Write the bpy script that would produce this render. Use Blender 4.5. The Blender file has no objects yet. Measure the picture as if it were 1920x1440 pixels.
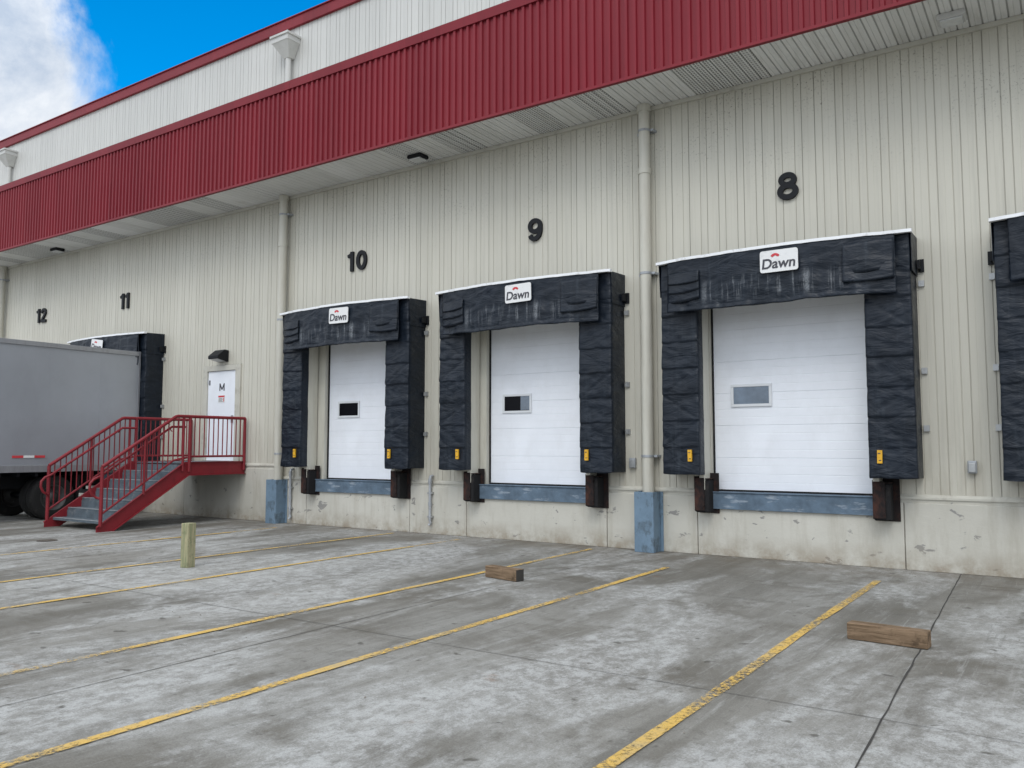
import bpy, bmesh, math, random
from mathutils import Vector, noise, Matrix
random.seed(7)
S=bpy.context.scene
COL=S.collection
H=1.7; CAMY=-12.74

# ------------------------------------------------------------ node helpers
def new_mat(name):
    m=bpy.data.materials.new(name); m.use_nodes=True
    nt=m.node_tree; nt.nodes.clear()
    out=nt.nodes.new('ShaderNodeOutputMaterial'); b=nt.nodes.new('ShaderNodeBsdfPrincipled')
    nt.links.new(b.outputs[0],out.inputs[0])
    return m,nt,b,out
class N:
    def __init__(s,nt): s.nt=nt
    def L(s,a,b): s.nt.links.new(a,b)
    def set(s,inp,v):
        if hasattr(v,'is_output'): s.L(v,inp)
        else: inp.default_value=v
    def coord(s,scale=(1,1,1),loc=(0,0,0),kind='Object',rot=(0,0,0)):
        t=s.nt.nodes.new('ShaderNodeTexCoord'); m=s.nt.nodes.new('ShaderNodeMapping')
        m.inputs['Scale'].default_value=scale; m.inputs['Location'].default_value=loc; m.inputs['Rotation'].default_value=rot
        s.L(t.outputs[kind],m.inputs[0]); return m.outputs[0]
    def noise(s,vec,scale=1,detail=4,rough=.55,dist=0):
        n=s.nt.nodes.new('ShaderNodeTexNoise'); s.L(vec,n.inputs['Vector'])
        n.inputs['Scale'].default_value=scale; n.inputs['Detail'].default_value=detail
        n.inputs['Roughness'].default_value=rough; n.inputs['Distortion'].default_value=dist
        return n.outputs['Fac']
    def rng(s,v,a,b,c=0.,d=1.,smooth=False):
        n=s.nt.nodes.new('ShaderNodeMapRange'); n.clamp=True
        if smooth: n.interpolation_type='SMOOTHSTEP'
        s.set(n.inputs['Value'],v)
        n.inputs['From Min'].default_value=a; n.inputs['From Max'].default_value=b
        n.inputs['To Min'].default_value=c; n.inputs['To Max'].default_value=d
        return n.outputs['Result']
    def math(s,op,a,b=0.,c=0.):
        n=s.nt.nodes.new('ShaderNodeMath'); n.operation=op
        s.set(n.inputs[0],a); s.set(n.inputs[1],b)
        if op in('MULTIPLY_ADD','WRAP'): s.set(n.inputs[2],c)
        return n.outputs[0]
    def mix(s,f,a,b,mode='MIX'):
        n=s.nt.nodes.new('ShaderNodeMix'); n.data_type='RGBA'; n.blend_type=mode
        s.set(n.inputs[0],f)
        s.set(n.inputs[6],a if hasattr(a,'is_output') else (*a[:3],1))
        s.set(n.inputs[7],b if hasattr(b,'is_output') else (*b[:3],1))
        return n.outputs[2]
    def sep(s,vec):
        n=s.nt.nodes.new('ShaderNodeSeparateXYZ'); s.L(vec,n.inputs[0]); return n.outputs
    def white(s,v):
        n=s.nt.nodes.new('ShaderNodeTexWhiteNoise'); n.noise_dimensions='1D'; s.set(n.inputs['W'],v); return n.outputs['Value']
    def bump(s,b,h,strength=.3,dist=.01):
        n=s.nt.nodes.new('ShaderNodeBump'); n.inputs['Strength'].default_value=strength; n.inputs['Distance'].default_value=dist
        s.L(h,n.inputs['Height']); s.L(n.outputs[0],b.inputs['Normal'])

def mul(c,k): return tuple(min(1,x*k) for x in c)
def simple(name,base,rough=.6,metal=0.,vary=.12,scale=2.5,dirt=None,dirt_amt=.5,dlo=.55,dhi=.7,dscale=(3,3,3),bump=0.,bscale=60,bdist=.005,spec=.5):
    m,nt,b,o=new_mat(name); n=N(nt)
    f=n.noise(n.coord(),scale,6,.6)
    c=n.mix(n.rng(f,.3,.7),mul(base,1-vary),mul(base,1+vary))
    if dirt is not None:
        d=n.noise(n.coord(dscale,(3.1,1.7,5.3)),1,8,.65)
        c=n.mix(n.rng(d,dlo,dhi,0,dirt_amt),c,dirt)
    n.L(c,b.inputs['Base Color'])
    b.inputs['Metallic'].default_value=metal
    r=n.rng(f,.3,.7,rough*.88,min(1,rough*1.12)); n.L(r,b.inputs['Roughness'])
    b.inputs['Specular IOR Level'].default_value=spec
    if bump>0: n.bump(b,n.noise(n.coord(),bscale,5,.6),bump,bdist)
    return m

# ------------------------------------------------------------ materials
def m_siding(name,ca,cb,upper=False):
    m,nt,b,o=new_mat(name); n=N(nt)
    co=n.coord(); x,y,z=n.sep(co)
    pan=n.white(n.math('FLOOR',n.math('DIVIDE',x,.915)))
    base=n.mix(n.rng(pan,0,1),ca,cb)
    big=n.noise(co,.35,4,.6)
    base=n.mix(n.rng(big,.3,.7,0,.6),base,mul(ca,.90))
    st=n.noise(n.coord((9,9,.35)),1,7,.7)
    base=n.mix(n.rng(st,.5,.78,0,.42),base,mul(ca,.60))
    groove_shade=n.rng(y,.001,.007,0,1)
    gv=n.rng(n.white(n.math('FLOOR',n.math('DIVIDE',x,.1017))),0,1,.10,.55)
    base=n.mix(n.math('MULTIPLY',groove_shade,gv),base,mul(ca,.34))  # groove recesses darkened in the base colour to stand in for shade
    if not upper:
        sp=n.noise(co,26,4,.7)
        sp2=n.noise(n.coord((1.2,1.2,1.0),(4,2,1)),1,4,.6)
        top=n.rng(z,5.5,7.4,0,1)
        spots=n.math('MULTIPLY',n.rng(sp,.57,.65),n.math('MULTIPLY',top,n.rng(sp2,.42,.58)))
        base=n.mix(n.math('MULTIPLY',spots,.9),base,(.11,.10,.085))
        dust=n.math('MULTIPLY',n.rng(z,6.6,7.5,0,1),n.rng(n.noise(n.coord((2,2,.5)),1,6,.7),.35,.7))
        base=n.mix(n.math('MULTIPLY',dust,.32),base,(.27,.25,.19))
        low=n.math('MULTIPLY',n.rng(z,2.6,1.0,0,1),n.rng(n.noise(n.coord((5,5,1.2)),1,6,.65),.4,.7))
        base=n.mix(n.math('MULTIPLY',low,.45),base,(.30,.265,.20))
    n.L(base,b.inputs['Base Color']); b.inputs['Roughness'].default_value=.5; b.inputs['Specular IOR Level'].default_value=.35
    n.bump(b,n.noise(n.coord((1,1,.4)),3,3,.5),.3,.02)
    return m
def m_red():
    m,nt,b,o=new_mat('red_sheet_metal'); n=N(nt)
    co=n.coord(); x,y,z=n.sep(co)
    pan=n.white(n.math('FLOOR',n.math('DIVIDE',x,.85)))
    c=n.mix(pan,(.175,.0095,.018),(.212,.013,.023))
    c=n.mix(n.rng(n.noise(n.coord((7,7,.5)),1,6,.7),.5,.8,0,.5),c,(.105,.009,.014))
    c=n.mix(n.rng(n.noise(co,.5,5,.6),.4,.7,0,.35),c,(.23,.026,.034))
    n.L(c,b.inputs['Base Color']); b.inputs['Roughness'].default_value=.5; b.inputs['Specular IOR Level'].default_value=.28
    return m
def m_soffit():
    m,nt,b,o=new_mat('white_soffit_sheet'); n=N(nt)
    co=n.coord(); x,y,z=n.sep(co)
    pan=n.white(n.math('FLOOR',n.math('DIVIDE',x,.61)))
    c=n.mix(n.rng(pan,0,.6),(.70,.70,.675),(.80,.80,.78))
    vent=n.rng(pan,.62,.66)
    vx=n.math('FRACT',n.math('MULTIPLY',x,20.)); vy=n.math('FRACT',n.math('MULTIPLY',y,14.))
    dots=n.math('MULTIPLY',n.rng(n.math('ABSOLUTE',n.math('SUBTRACT',vx,.5)),.36,.2),n.rng(n.math('ABSOLUTE',n.math('SUBTRACT',vy,.5)),.45,.3))
    c=n.mix(n.math('MULTIPLY',n.math('MULTIPLY',dots,vent),.85),c,(.12,.12,.115))
    groove_shade=n.rng(z,SOF+.004,SOF+.012,0,1)
    c=n.mix(n.math('MULTIPLY',groove_shade,.5),c,(.14,.138,.125))  # shade inside the soffit grooves is mixed into the colour
    c=n.mix(n.rng(n.noise(n.coord((6,.9,1)),1,6,.7),.5,.75,0,.45),c,(.40,.385,.34))
    n.L(c,b.inputs['Base Color']); b.inputs['Roughness'].default_value=.55
    return m
def m_ground():
    m,nt,b,o=new_mat('weathered_concrete_paving'); n=N(nt)
    co=n.coord(); x,y,z=n.sep(co)
    ix=n.math('FLOOR',n.math('DIVIDE',n.math('ADD',x,1.2),4.65)); iy=n.math('FLOOR',n.math('DIVIDE',n.math('ADD',y,3.48),3.57))
    slab=n.white(n.math('ADD',ix,n.math('MULTIPLY',iy,17.31)))
    c=n.mix(slab,(.215,.205,.180),(.275,.265,.236))
    big=n.noise(co,.28,6,.62,.5)
    c=n.mix(n.rng(big,.42,.58,0,.65),c,(.33,.325,.30))
    sc=n.noise(n.coord((1.25,.10,1),(2,5,0)),1,7,.66)
    c=n.mix(n.rng(sc,.46,.60,0,.72),c,(.135,.126,.105))
    sc2=n.noise(n.coord((2.4,.4,1),(9,5,0),rot=(0,0,.12)),1,9,.76,.6)
    c=n.mix(n.rng(sc2,.50,.63,0,.5),c,(.15,.14,.118))
    st=n.noise(n.coord((1,1.5,1),(11,3,0)),.5,8,.68,.6)
    c=n.mix(n.rng(st,.50,.62,0,.65),c,(.125,.112,.088))
    # pale worn areas with broken edges
    mask=n.rng(n.noise(n.coord((1.15,.42,1),(7,3,0)),.5,8,.68,.6),.455,.565)
    c=n.mix(n.math('MULTIPLY',mask,.36),c,(.46,.46,.44))
    fine=n.rng(n.noise(n.coord((1.4,1,1),rot=(0,0,.5)),4.2,12,.84),.45,.56)
    c=n.mix(n.math('MULTIPLY',mask,n.math('MULTIPLY',fine,.66)),c,(.57,.575,.56))
    f2=n.rng(n.noise(n.coord((1,1,1),(5,5,0)),26,9,.84),.52,.60)
    c=n.mix(n.math('MULTIPLY',f2,n.rng(mask,0,1,.06,.32)),c,(.60,.605,.59))
    f3=n.rng(n.noise(n.coord((1,1,1),(15,5,0)),7,10,.83),.52,.60)
    c=n.mix(n.math('MULTIPLY',f3,.42),c,(.125,.118,.10))
    sc3=n.noise(n.coord((18,.8,1),(1,5,0),rot=(0,0,.25)),1,8,.75,.4)
    c=n.mix(n.rng(sc3,.57,.68,0,.42),c,(.50,.50,.48))
    sc4=n.noise(n.coord((9,.5,1),(21,5,0),rot=(0,0,-.2)),1,8,.72,.5)
    c=n.mix(n.rng(sc4,.60,.70,0,.4),c,(.11,.105,.09))
    wl=n.math('MULTIPLY',n.rng(y,-2.0,0,0,1),n.rng(n.noise(co,1.6,7,.65),.35,.60))
    c=n.mix(n.math('MULTIPLY',wl,.65),c,(.145,.115,.08))
    c=n.mix(n.rng(n.noise(co,5.5,3,.5),.67,.73,0,.75),c,(.08,.073,.06))
    c=n.mix(n.rng(n.noise(n.coord((1,1,1),(31,9,0)),1.3,5,.6),.68,.77,0,.55),c,(.25,.12,.05))
    g=n.noise(co,80,5,.8)
    c=n.mix(n.rng(g,.36,.64,0,1),n.mix(.5,c,(.33,.33,.33),'MULTIPLY'),c,'MIX')
    c=n.mix(n.rng(n.noise(co,140,2,.7),.63,.73,0,.6),c,(.07,.065,.06))
    n.L(c,b.inputs['Base Color'])
    n.L(n.rng(big,.3,.7,.66,.9),b.inputs['Roughness']); b.inputs['Specular IOR Level'].default_value=.35
    n.bump(b,n.noise(co,45,6,.75),.5,.006)
    return m
def m_yellow():
    m,nt,b,o=new_mat('worn_yellow_paint'); n=N(nt)
    co=n.coord()
    c=n.mix(n.rng(n.noise(co,6,6,.7),.35,.65),(.66,.42,.09),(.56,.37,.10))
    c=n.mix(n.rng(n.noise(co,2.0,6,.7),.48,.66,0,.65),c,(.40,.34,.22))
    c=n.mix(n.rng(n.noise(co,60,4,.7),.55,.68,0,.6),c,(.28,.21,.10))
    n.L(c,b.inputs['Base Color']); b.inputs['Roughness'].default_value=.75
    tr=nt.nodes.new('ShaderNodeBsdfTransparent'); mx=nt.nodes.new('ShaderNodeMixShader')
    w=n.noise(co,28,8,.8); w2=n.noise(co,.8,4,.6)
    f=n.rng(n.math('ADD',w,n.math('MULTIPLY',w2,.6)),.70,.82)
    nt.links.new(f,mx.inputs[0]); nt.links.new(tr.outputs[0],mx.inputs[1]); nt.links.new(b.outputs[0],mx.inputs[2])
    nt.links.new(mx.outputs[0],o.inputs[0])
    return m
def m_foundation():
    m,nt,b,o=new_mat('painted_concrete_base'); n=N(nt)
    co=n.coord(); x,y,z=n.sep(co)
    c=n.mix(n.rng(n.noise(co,.8,6,.6),.3,.7),(.48,.465,.405),(.56,.545,.485))
    chips=n.rng(n.noise(n.coord((1,1,1.7)),3.2,7,.62,.6),.63,.655)
    c=n.mix(n.math('MULTIPLY',chips,.85),c,(.22,.215,.205))
    st=n.rng(n.noise(n.coord((4,4,.6)),1,7,.7),.48,.72,0,.55)
    c=n.mix(st,c,(.33,.30,.235))
    lo=n.math('MULTIPLY',n.rng(z,.35,0,0,1),n.rng(n.noise(co,3,6,.7),.35,.6))
    c=n.mix(n.math('MULTIPLY',lo,.8),c,(.24,.19,.13))
    n.L(c,b.inputs['Base Color']); b.inputs['Roughness'].default_value=.8
    n.bump(b,n.noise(co,14,6,.65),.35,.012)
    return m
def m_fabric(name,scuff):
    m,nt,b,o=new_mat(name); n=N(nt)
    co=n.coord(); x,y,z=n.sep(co)
    c=n.mix(n.rng(n.noise(co,2.2,6,.6),.3,.7),(.0038,.0072,.0130),(.0078,.0135,.0235))
    c=n.mix(n.rng(n.noise(n.coord((9,9,.8)),1,7,.7),.54,.78,0,.5),c,(.040,.052,.066))
    c=n.mix(n.rng(n.noise(n.coord((3,3,3),(8,1,4)),1,7,.7),.60,.72,0,.3),c,(.045,.052,.060))
    if scuff:
        s=n.noise(n.coord((17,1,1.1)),1,5,.65)
        zone=n.math('MULTIPLY',n.rng(z,4.30,4.12,0,1,True),n.rng(z,3.84,4.0,0,1,True))
        zx=n.rng(n.math('ABSOLUTE',x),1.15,.9,0,1,True)
        f=n.math('MULTIPLY',n.rng(s,.52,.64),n.math('MULTIPLY',zone,zx))
        f=n.math('MULTIPLY',f,n.rng(n.noise(co,40,3,.7),.35,.6,.3,1))
        c=n.mix(n.math('MULTIPLY',f,.6),c,(.28,.30,.32))
    n.L(c,b.inputs['Base Color']); n.L(n.rng(n.noise(co,3,4,.6),.3,.7,.34,.52),b.inputs['Roughness'])
    b.inputs['Specular IOR Level'].default_value=.32
    a=n.noise(n.coord((1.0,1.0,2.6),rot=(0,.7,0)),1.8,4,.55,.8); a2=n.noise(n.coord((1.0,1.0,2.6),(3,3,3),rot=(0,-.7,0)),1.8,4,.55,.8)
    n.bump(b,n.math('ADD',a,a2),.6,.05)
    return m
def m_streaky(name,base,dirt,amt,rough=.5,metal=0.,sc=(6,6,.6)):
    m,nt,b,o=new_mat(name); n=N(nt)
    co=n.coord()
    c=n.mix(n.rng(n.noise(co,1.2,5,.6),.3,.7),mul(base,.94),mul(base,1.05))
    c=n.mix(n.rng(n.noise(n.coord(sc),1,7,.7),.48,.75,0,amt),c,dirt)
    n.L(c,b.inputs['Base Color']); b.inputs['Roughness'].default_value=rough; b.inputs['Metallic'].default_value=metal
    n.bump(b,n.noise(n.coord((1,1,.5)),2.5,3,.5),.2,.01)
    return m
def m_wood(name,a,bb,ax,dk=.35):
    m,nt,b,o=new_mat(name); n=N(nt)
    sc=[30,30,30]; sc[ax]=1.8
    g=n.noise(n.coord(tuple(sc)),1,7,.7,.9)
    c=n.mix(n.rng(g,.38,.62),a,bb)
    c=n.mix(n.rng(n.noise(n.coord(),7,6,.7),.52,.68,0,.65),c,mul(a,dk))
    n.L(c,b.inputs['Base Color']); b.inputs['Roughness'].default_value=.9; b.inputs['Specular IOR Level'].default_value=.2
    n.bump(b,g,.8,.008)
    return m
SOF=7.5
M=dict(
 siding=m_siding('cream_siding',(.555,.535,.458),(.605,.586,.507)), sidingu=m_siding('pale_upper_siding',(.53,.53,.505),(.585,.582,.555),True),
 red=m_red(), soffit=m_soffit(), ground=m_ground(), yellow=m_yellow(), found=m_foundation(),
 fabric=m_fabric('black_vinyl_fabric',False), fabric2=m_fabric('scuffed_black_vinyl_fabric',True),
 white_trim=simple('white_trim_metal',(.80,.81,.82),.45,vary=.05,dirt=(.30,.29,.27),dirt_amt=.6,dscale=(5,5,5)),
 door=m_streaky('white_door_paint',(.80,.825,.87),(.66,.67,.69),.4,.45,sc=(2,2,1.2)),
 cream=m_streaky('cream_painted_metal',(.54,.525,.455),(.32,.29,.23),.5,.5),
 creamd=simple('cream_trim',(.51,.495,.43),.55,vary=.06,dirt=(.24,.21,.17),dirt_amt=.5,dscale=(3,3,3)),
 greytrim=simple('pale_grey_trim',(.52,.52,.50),.55,vary=.06,dirt=(.3,.3,.28),dirt_amt=.4,dscale=(3,3,3)),
 rubber=simple('black_rubber',(.011,.011,.012),.8,vary=.3,dirt=(.06,.05,.042),dirt_amt=.6,bump=.5,bscale=30,spec=.3),
 rust=simple('rusty_steel',(.016,.012,.012),.8,vary=.35,scale=7,dirt=(.075,.030,.020),dirt_amt=.7,dlo=.48,dhi=.66,dscale=(6,6,4),bump=.5,bscale=40,spec=.25),
 blue=simple('blue_grey_painted_steel',(.145,.215,.285),.6,vary=.15,scale=3,dirt=(.07,.09,.105),dirt_amt=.7,dlo=.5,dhi=.62,dscale=(7,7,4),bump=.2,bscale=25,spec=.3),
 blues=simple('scraped_blue_grey_steel',(.105,.15,.20),.7,vary=.3,scale=5,dirt=(.38,.43,.48),dirt_amt=.55,dlo=.55,dhi=.66,dscale=(3,9,11),bump=.3,bscale=25,spec=.3),
 rail=simple('red_painted_steel',(.21,.017,.024),.45,vary=.12,scale=4,dirt=(.11,.02,.022),dirt_amt=.5,dscale=(8,8,8),spec=.35),
 tread=simple('grey_steel_tread',(.10,.125,.145),.65,vary=.25,scale=6,dirt=(.25,.26,.26),dirt_amt=.5,dscale=(7,7,7),bump=.5,bscale=70,spec=.3),
 nosing=simple('worn_tread_nosing',(.36,.38,.39),.6,.2,vary=.3,scale=9),
 galv=simple('galvanised_steel',(.42,.43,.43),.42,.7,vary=.15,scale=9),
 greyp=simple('grey_conduit_paint',(.36,.38,.40),.5,.3,vary=.15,scale=9,dirt=(.15,.13,.12),dirt_amt=.6,dscale=(6,6,6)),
 black=simple('matte_black_paint',(.008,.009,.011),.55,vary=.2,scale=8,spec=.25),
 glassd=simple('dark_window_glass',(.004,.004,.006),.2,vary=.1,spec=.12),
 glassl=simple('sky_reflection_glass',(.12,.16,.21),.06,vary=.45,scale=2.4,spec=.9),  # reflected sky is put into this paler pane colour
 wframe=simple('pale_window_frame',(.66,.68,.70),.5,vary=.06),
 lens=simple('frosted_lens',(.60,.61,.60),.4,vary=.1,scale=12),
 ytag=simple('yellow_vinyl_tag',(.70,.38,.02),.5,vary=.1,scale=12,dirt=(.25,.13,.02),dirt_amt=.6,dscale=(14,14,14)),
 signw=simple('white_sign_plate',(.74,.74,.73),.5,vary=.05,dirt=(.42,.42,.42),dirt_amt=.5,dscale=(6,6,6)),
 signk=simple('sign_black_ink',(.05,.05,.06),.6,vary=.1),
 signr=simple('sign_red_ink',(.55,.04,.05),.6,vary=.1),
 trailer=m_streaky('grey_trailer_panel',(.36,.38,.415),(.29,.30,.325),.4,.33,.35,sc=(2.5,1.2,.5)),
 traild=m_streaky('trailer_rail_metal',(.34,.35,.37),(.18,.18,.18),.5,.4,.5),
 tyre=simple('tyre_rubber',(.012,.012,.012),.85,vary=.3,scale=9,dirt=(.05,.045,.04),dirt_amt=.5,dscale=(6,6,6),spec=.3),
 rim=simple('grimy_steel_rim',(.05,.05,.05),.6,.2,vary=.25,dirt=(.03,.026,.022),dirt_amt=.7,dscale=(6,6,6)),
 woodg=m_wood('treated_green_timber',(.19,.22,.12),(.42,.37,.235),2,.5),
 woodb=m_wood('weathered_brown_timber',(.12,.08,.048),(.28,.195,.125),0),
 joint=simple('joint_filler',(.04,.037,.033),.9,vary=.3,scale=4),
 fjoint=simple('faint_joint_filler',(.11,.103,.09),.9,vary=.4,scale=4),
 stone=simple('small_grey_stone',(.24,.22,.19),.9,vary=.4,scale=20),
 iron=simple('cast_iron',(.10,.085,.07),.85,vary=.3,scale=8,bump=.6,bscale=60),
 roof=simple('grey_roof_membrane',(.45,.45,.44),.8),
)

# ------------------------------------------------------------ mesh builder
class MB:
    def __init__(s): s.v=[]; s.f=[]; s.m=[]; s.sm=[]
    def add(s,vs,fs,mi=0,sm=False):
        o=len(s.v); s.v+= [tuple(p) for p in vs]
        for f in fs: s.f.append(tuple(i+o for i in f)); s.m.append(mi); s.sm.append(sm)
        return s
    def box(s,x0,x1,y0,y1,z0,z1,mi=0):
        if x0>x1:x0,x1=x1,x0
        if y0>y1:y0,y1=y1,y0
        if z0>z1:z0,z1=z1,z0
        return s.add([(x0,y0,z0),(x1,y0,z0),(x1,y1,z0),(x0,y1,z0),(x0,y0,z1),(x1,y0,z1),(x1,y1,z1),(x0,y1,z1)],
          [(0,3,2,1),(4,5,6,7),(0,1,5,4),(1,2,6,5),(2,3,7,6),(3,0,4,7)],mi)
    def tube(s,pts,r,n=12,mi=0,cap=True):
        pts=[Vector(p) for p in pts]; k=len(pts); vs=[];fs=[]
        up=None
        for i,p in enumerate(pts):
            if i==0: d=pts[1]-p
            elif i==k-1: d=p-pts[i-1]
            else: d=(pts[i+1]-p).normalized()+(p-pts[i-1]).normalized()
            d.normalize()
            if up is None:
                up=Vector((0,0,1)) if abs(d.z)<.9 else Vector((1,0,0))
            a=up-d*up.dot(d)
            if a.length<1e-4: a=Vector((1,0,0))-d*d.x
            a.normalize(); bb=d.cross(a); up=a
            for j in range(n):
                t=2*math.pi*j/n
                vs.append(p+(a*math.cos(t)+bb*math.sin(t))*r)
        for i in range(k-1):
            for j in range(n):
                fs.append((i*n+j,i*n+(j+1)%n,(i+1)*n+(j+1)%n,(i+1)*n+j))
        s.add(vs,fs,mi,True)
        if cap:
            s.add(vs[:n],[tuple(range(n))[::-1]],mi); s.add(vs[-n:],[tuple(range(n))],mi)
        return s
    def prism(s,poly,a,b,axis='x',mi=0):
        n=len(poly)
        def P(u,v,w): return {'x':(w,u,v),'y':(u,w,v),'z':(u,v,w)}[axis]
        vs=[P(u,v,a) for u,v in poly]+[P(u,v,b) for u,v in poly]
        fs=[tuple(range(n)),tuple(range(2*n-1,n-1,-1))]+[(i,i+n,(i+1)%n+n,(i+1)%n) for i in range(n)]
        return s.add(vs,fs,mi)
    def grid(s,fn,nu,nv,mi=0,sm=True):
        vs=[fn(i/nu,j/nv) for j in range(nv+1) for i in range(nu+1)]
        fs=[(j*(nu+1)+i,j*(nu+1)+i+1,(j+1)*(nu+1)+i+1,(j+1)*(nu+1)+i) for j in range(nv) for i in range(nu)]
        return s.add(vs,fs,mi,sm)
    def stroke(s,pts,w,y0,y1,mi=0,closed=False):
        n=len(pts); L=[];R=[]
        for i,p in enumerate(pts):
            if closed: a=pts[i-1]; b=pts[(i+1)%n]
            else: a=pts[max(0,i-1)]; b=pts[min(n-1,i+1)]
            d=Vector((b[0]-a[0],b[1]-a[1])).normalized(); nx,nz_=-d.y,d.x
            k=1.
            if (closed or 0<i<n-1):
                d1=Vector((p[0]-a[0],p[1]-a[1])).normalized(); k=1/max(.45,d1.dot(d))
            L.append((p[0]+nx*w/2*k,p[1]+nz_*w/2*k)); R.append((p[0]-nx*w/2*k,p[1]-nz_*w/2*k))
        vs=[]
        for i in range(n): vs+=[(L[i][0],y0,L[i][1]),(R[i][0],y0,R[i][1]),(R[i][0],y1,R[i][1]),(L[i][0],y1,L[i][1])]
        fs=[]
        for i in range(n if closed else n-1):
            j=(i+1)%n
            for a in range(4): fs.append((i*4+a,j*4+a,j*4+(a+1)%4,i*4+(a+1)%4))
        if not closed: fs+=[(0,1,2,3),(n*4-1,n*4-2,n*4-3,n*4-4)]
        return s.add(vs,fs,mi)
def make(name,mb,mats,parent=None,bevel=0,loc=None,solid=0,rot=None,fixn=True):
    me=bpy.data.meshes.new(name); me.from_pydata(mb.v,[],mb.f)
    for mt in (mats if isinstance(mats,(list,tuple)) else [mats]): me.materials.append(M[mt])
    me.polygons.foreach_set('material_index',mb.m); me.polygons.foreach_set('use_smooth',mb.sm)
    if fixn:
        bm=bmesh.new(); bm.from_mesh(me); bmesh.ops.recalc_face_normals(bm,faces=bm.faces); bm.to_mesh(me); bm.free()
    me.update()
    o=bpy.data.objects.new(name,me); COL.objects.link(o)
    if parent: o.parent=parent
    if loc: o.location=loc
    if rot: o.rotation_euler=rot
    if solid:
        md=o.modifiers.new('s','SOLIDIFY'); md.thickness=solid; md.offset=0
    if bevel:
        md=o.modifiers.new('b','BEVEL'); md.width=bevel; md.segments=2; md.limit_method='ANGLE'; md.angle_limit=math.radians(40)
    return o
def empty(name,loc,label,cat,group=None,rot=None):
    o=bpy.data.objects.new(name,None); COL.objects.link(o); o.location=loc; o.empty_display_size=.2
    if rot:o.rotation_euler=rot
    o["label"]=label; o["category"]=cat
    if group:o["group"]=group
    return o
def sub(name,parent,loc=(0,0,0)):
    o=bpy.data.objects.new(name,None); COL.objects.link(o); o.parent=parent; o.location=loc; return o
def tag(o,label,cat,group=None):
    o["label"]=label;o["category"]=cat
    if group:o["group"]=group
    return o
def wall_text(mb,txt,size,offset,ext,cx,y,cz,mi=0,sx=1,sh=0.):
    cu=bpy.data.curves.new('t','FONT'); cu.body=txt; cu.size=size; cu.offset=offset; cu.extrude=ext
    cu.resolution_u=6
    ob=bpy.data.objects.new('t',cu); COL.objects.link(ob)
    bpy.context.view_layer.update()
    me=bpy.data.meshes.new_from_object(ob.evaluated_get(bpy.context.evaluated_depsgraph_get()))
    vs=[v.co.copy() for v in me.vertices]; fs=[tuple(p.vertices) for p in me.polygons]
    bpy.data.objects.remove(ob); bpy.data.meshes.remove(me)
    xs=[v.x for v in vs]; ys=[v.y for v in vs]
    mx=(min(xs)+max(xs))/2; my=(min(ys)+max(ys))/2
    mb.add([(cx+(v.x-mx)*sx+(v.y-my)*sh, y-v.z, cz+(v.y-my)) for v in vs],fs,mi)
def ell(cx,cz,rx,rz,a0,a1,n):
    return [(cx+rx*math.cos(math.radians(a0+(a1-a0)*i/n)),cz+rz*math.sin(math.radians(a0+(a1-a0)*i/n))) for i in range(n+1)]
def digit(mb,ch,cx,h,y0,y1):
    w=.088*h/.42; k=h/.42
    def P(l): return [(cx+x*k,z*k) for x,z in l]
    if ch=='8':
        mb.stroke(P(ell(0,.094,.095,.074,0,360,28)[:-1]),w*.92,y0,y1,closed=True)
        mb.stroke(P(ell(0,-.082,.115,.088,0,360,28)[:-1]),w*.95,y0-.0015,y1,closed=True)
    if ch=='9':
        mb.stroke(P(ell(0,.070,.108,.100,0,360,30)[:-1]),w*.92,y0,y1,closed=True)
        pts=[(.108,.085),(.112,.02),(.106,-.045),(.086,-.105),(.048,-.148),(0,-.166),(-.05,-.160),(-.085,-.132),(-.104,-.092)]
        mb.stroke(P(pts),w*.92,y0-.0015,y1)
    if ch=='0':
        mb.stroke(P(ell(0,0,.106,.166,0,360,36)[:-1]),w*.95,y0,y1,closed=True)
    if ch=='1':
        mb.stroke(P([(.035,-.21),(.035,.21)]),w*1.02,y0,y1)
        mb.stroke(P([(.02,.165),(-.02,.135),(-.085,.115)]),w*.72,y0-.0015,y1)
    if ch=='2':
        pts=[(-.108,.065)]+ell(0,.085,.103,.086,165,-25,14)+[(.060,.005),(-.02,-.065),(-.08,-.125),(-.098,-.165)]
        mb.stroke(P(pts),w*.88,y0,y1)
        mb.stroke(P([(-.145,-.173),(.14,-.173)]),w*.85,y0-.0015,y1)

# ------------------------------------------------------------ dimensions
XL,XR=-72.,14.
DOCKS=[1.10,-3.55,-8.11,-12.55,-21.45,-25.98]
SHIFT={-8.11:.14,-12.55:.20}
SILL=1.0; OPH=3.06; OPW=1.22
LSP=-14.95
FY=-1.25; FTOP=9.46
wh=empty('warehouse',(0,0,0),'long cream metal warehouse with red canopy and loading docks','warehouse')

# siding ---------------------------------------------------
def siding(mb,x0,x1,z0,z1):
    P=.305; pro=[(0,0),(.005,.009),(.012,.009),(.016,0),(.112,0),(.117,.009),(.124,.009),(.128,0),(.205,0),(.209,.002),(.213,.002),(.216,0)]
    k=math.floor(x0/P)-1; pts=[]
    while k*P<x1+P:
        for dx,dy in pro: pts.append((k*P+dx,dy))
        k+=1
    def yat(x):
        for i in range(len(pts)-1):
            if pts[i][0]<=x<=pts[i+1][0]:
                t=(x-pts[i][0])/(pts[i+1][0]-pts[i][0]+1e-9); return pts[i][1]*(1-t)+pts[i+1][1]*t
        return 0
    q=[(x0,yat(x0))]+[p for p in pts if x0<p[0]<x1]+[(x1,yat(x1))]
    vs=[(x,y,z0) for x,y in q]+[(x,y,z1) for x,y in q]; n=len(q)
    mb.add(vs,[(i,i+1,n+i+1,n+i) for i in range(n-1)])
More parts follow.
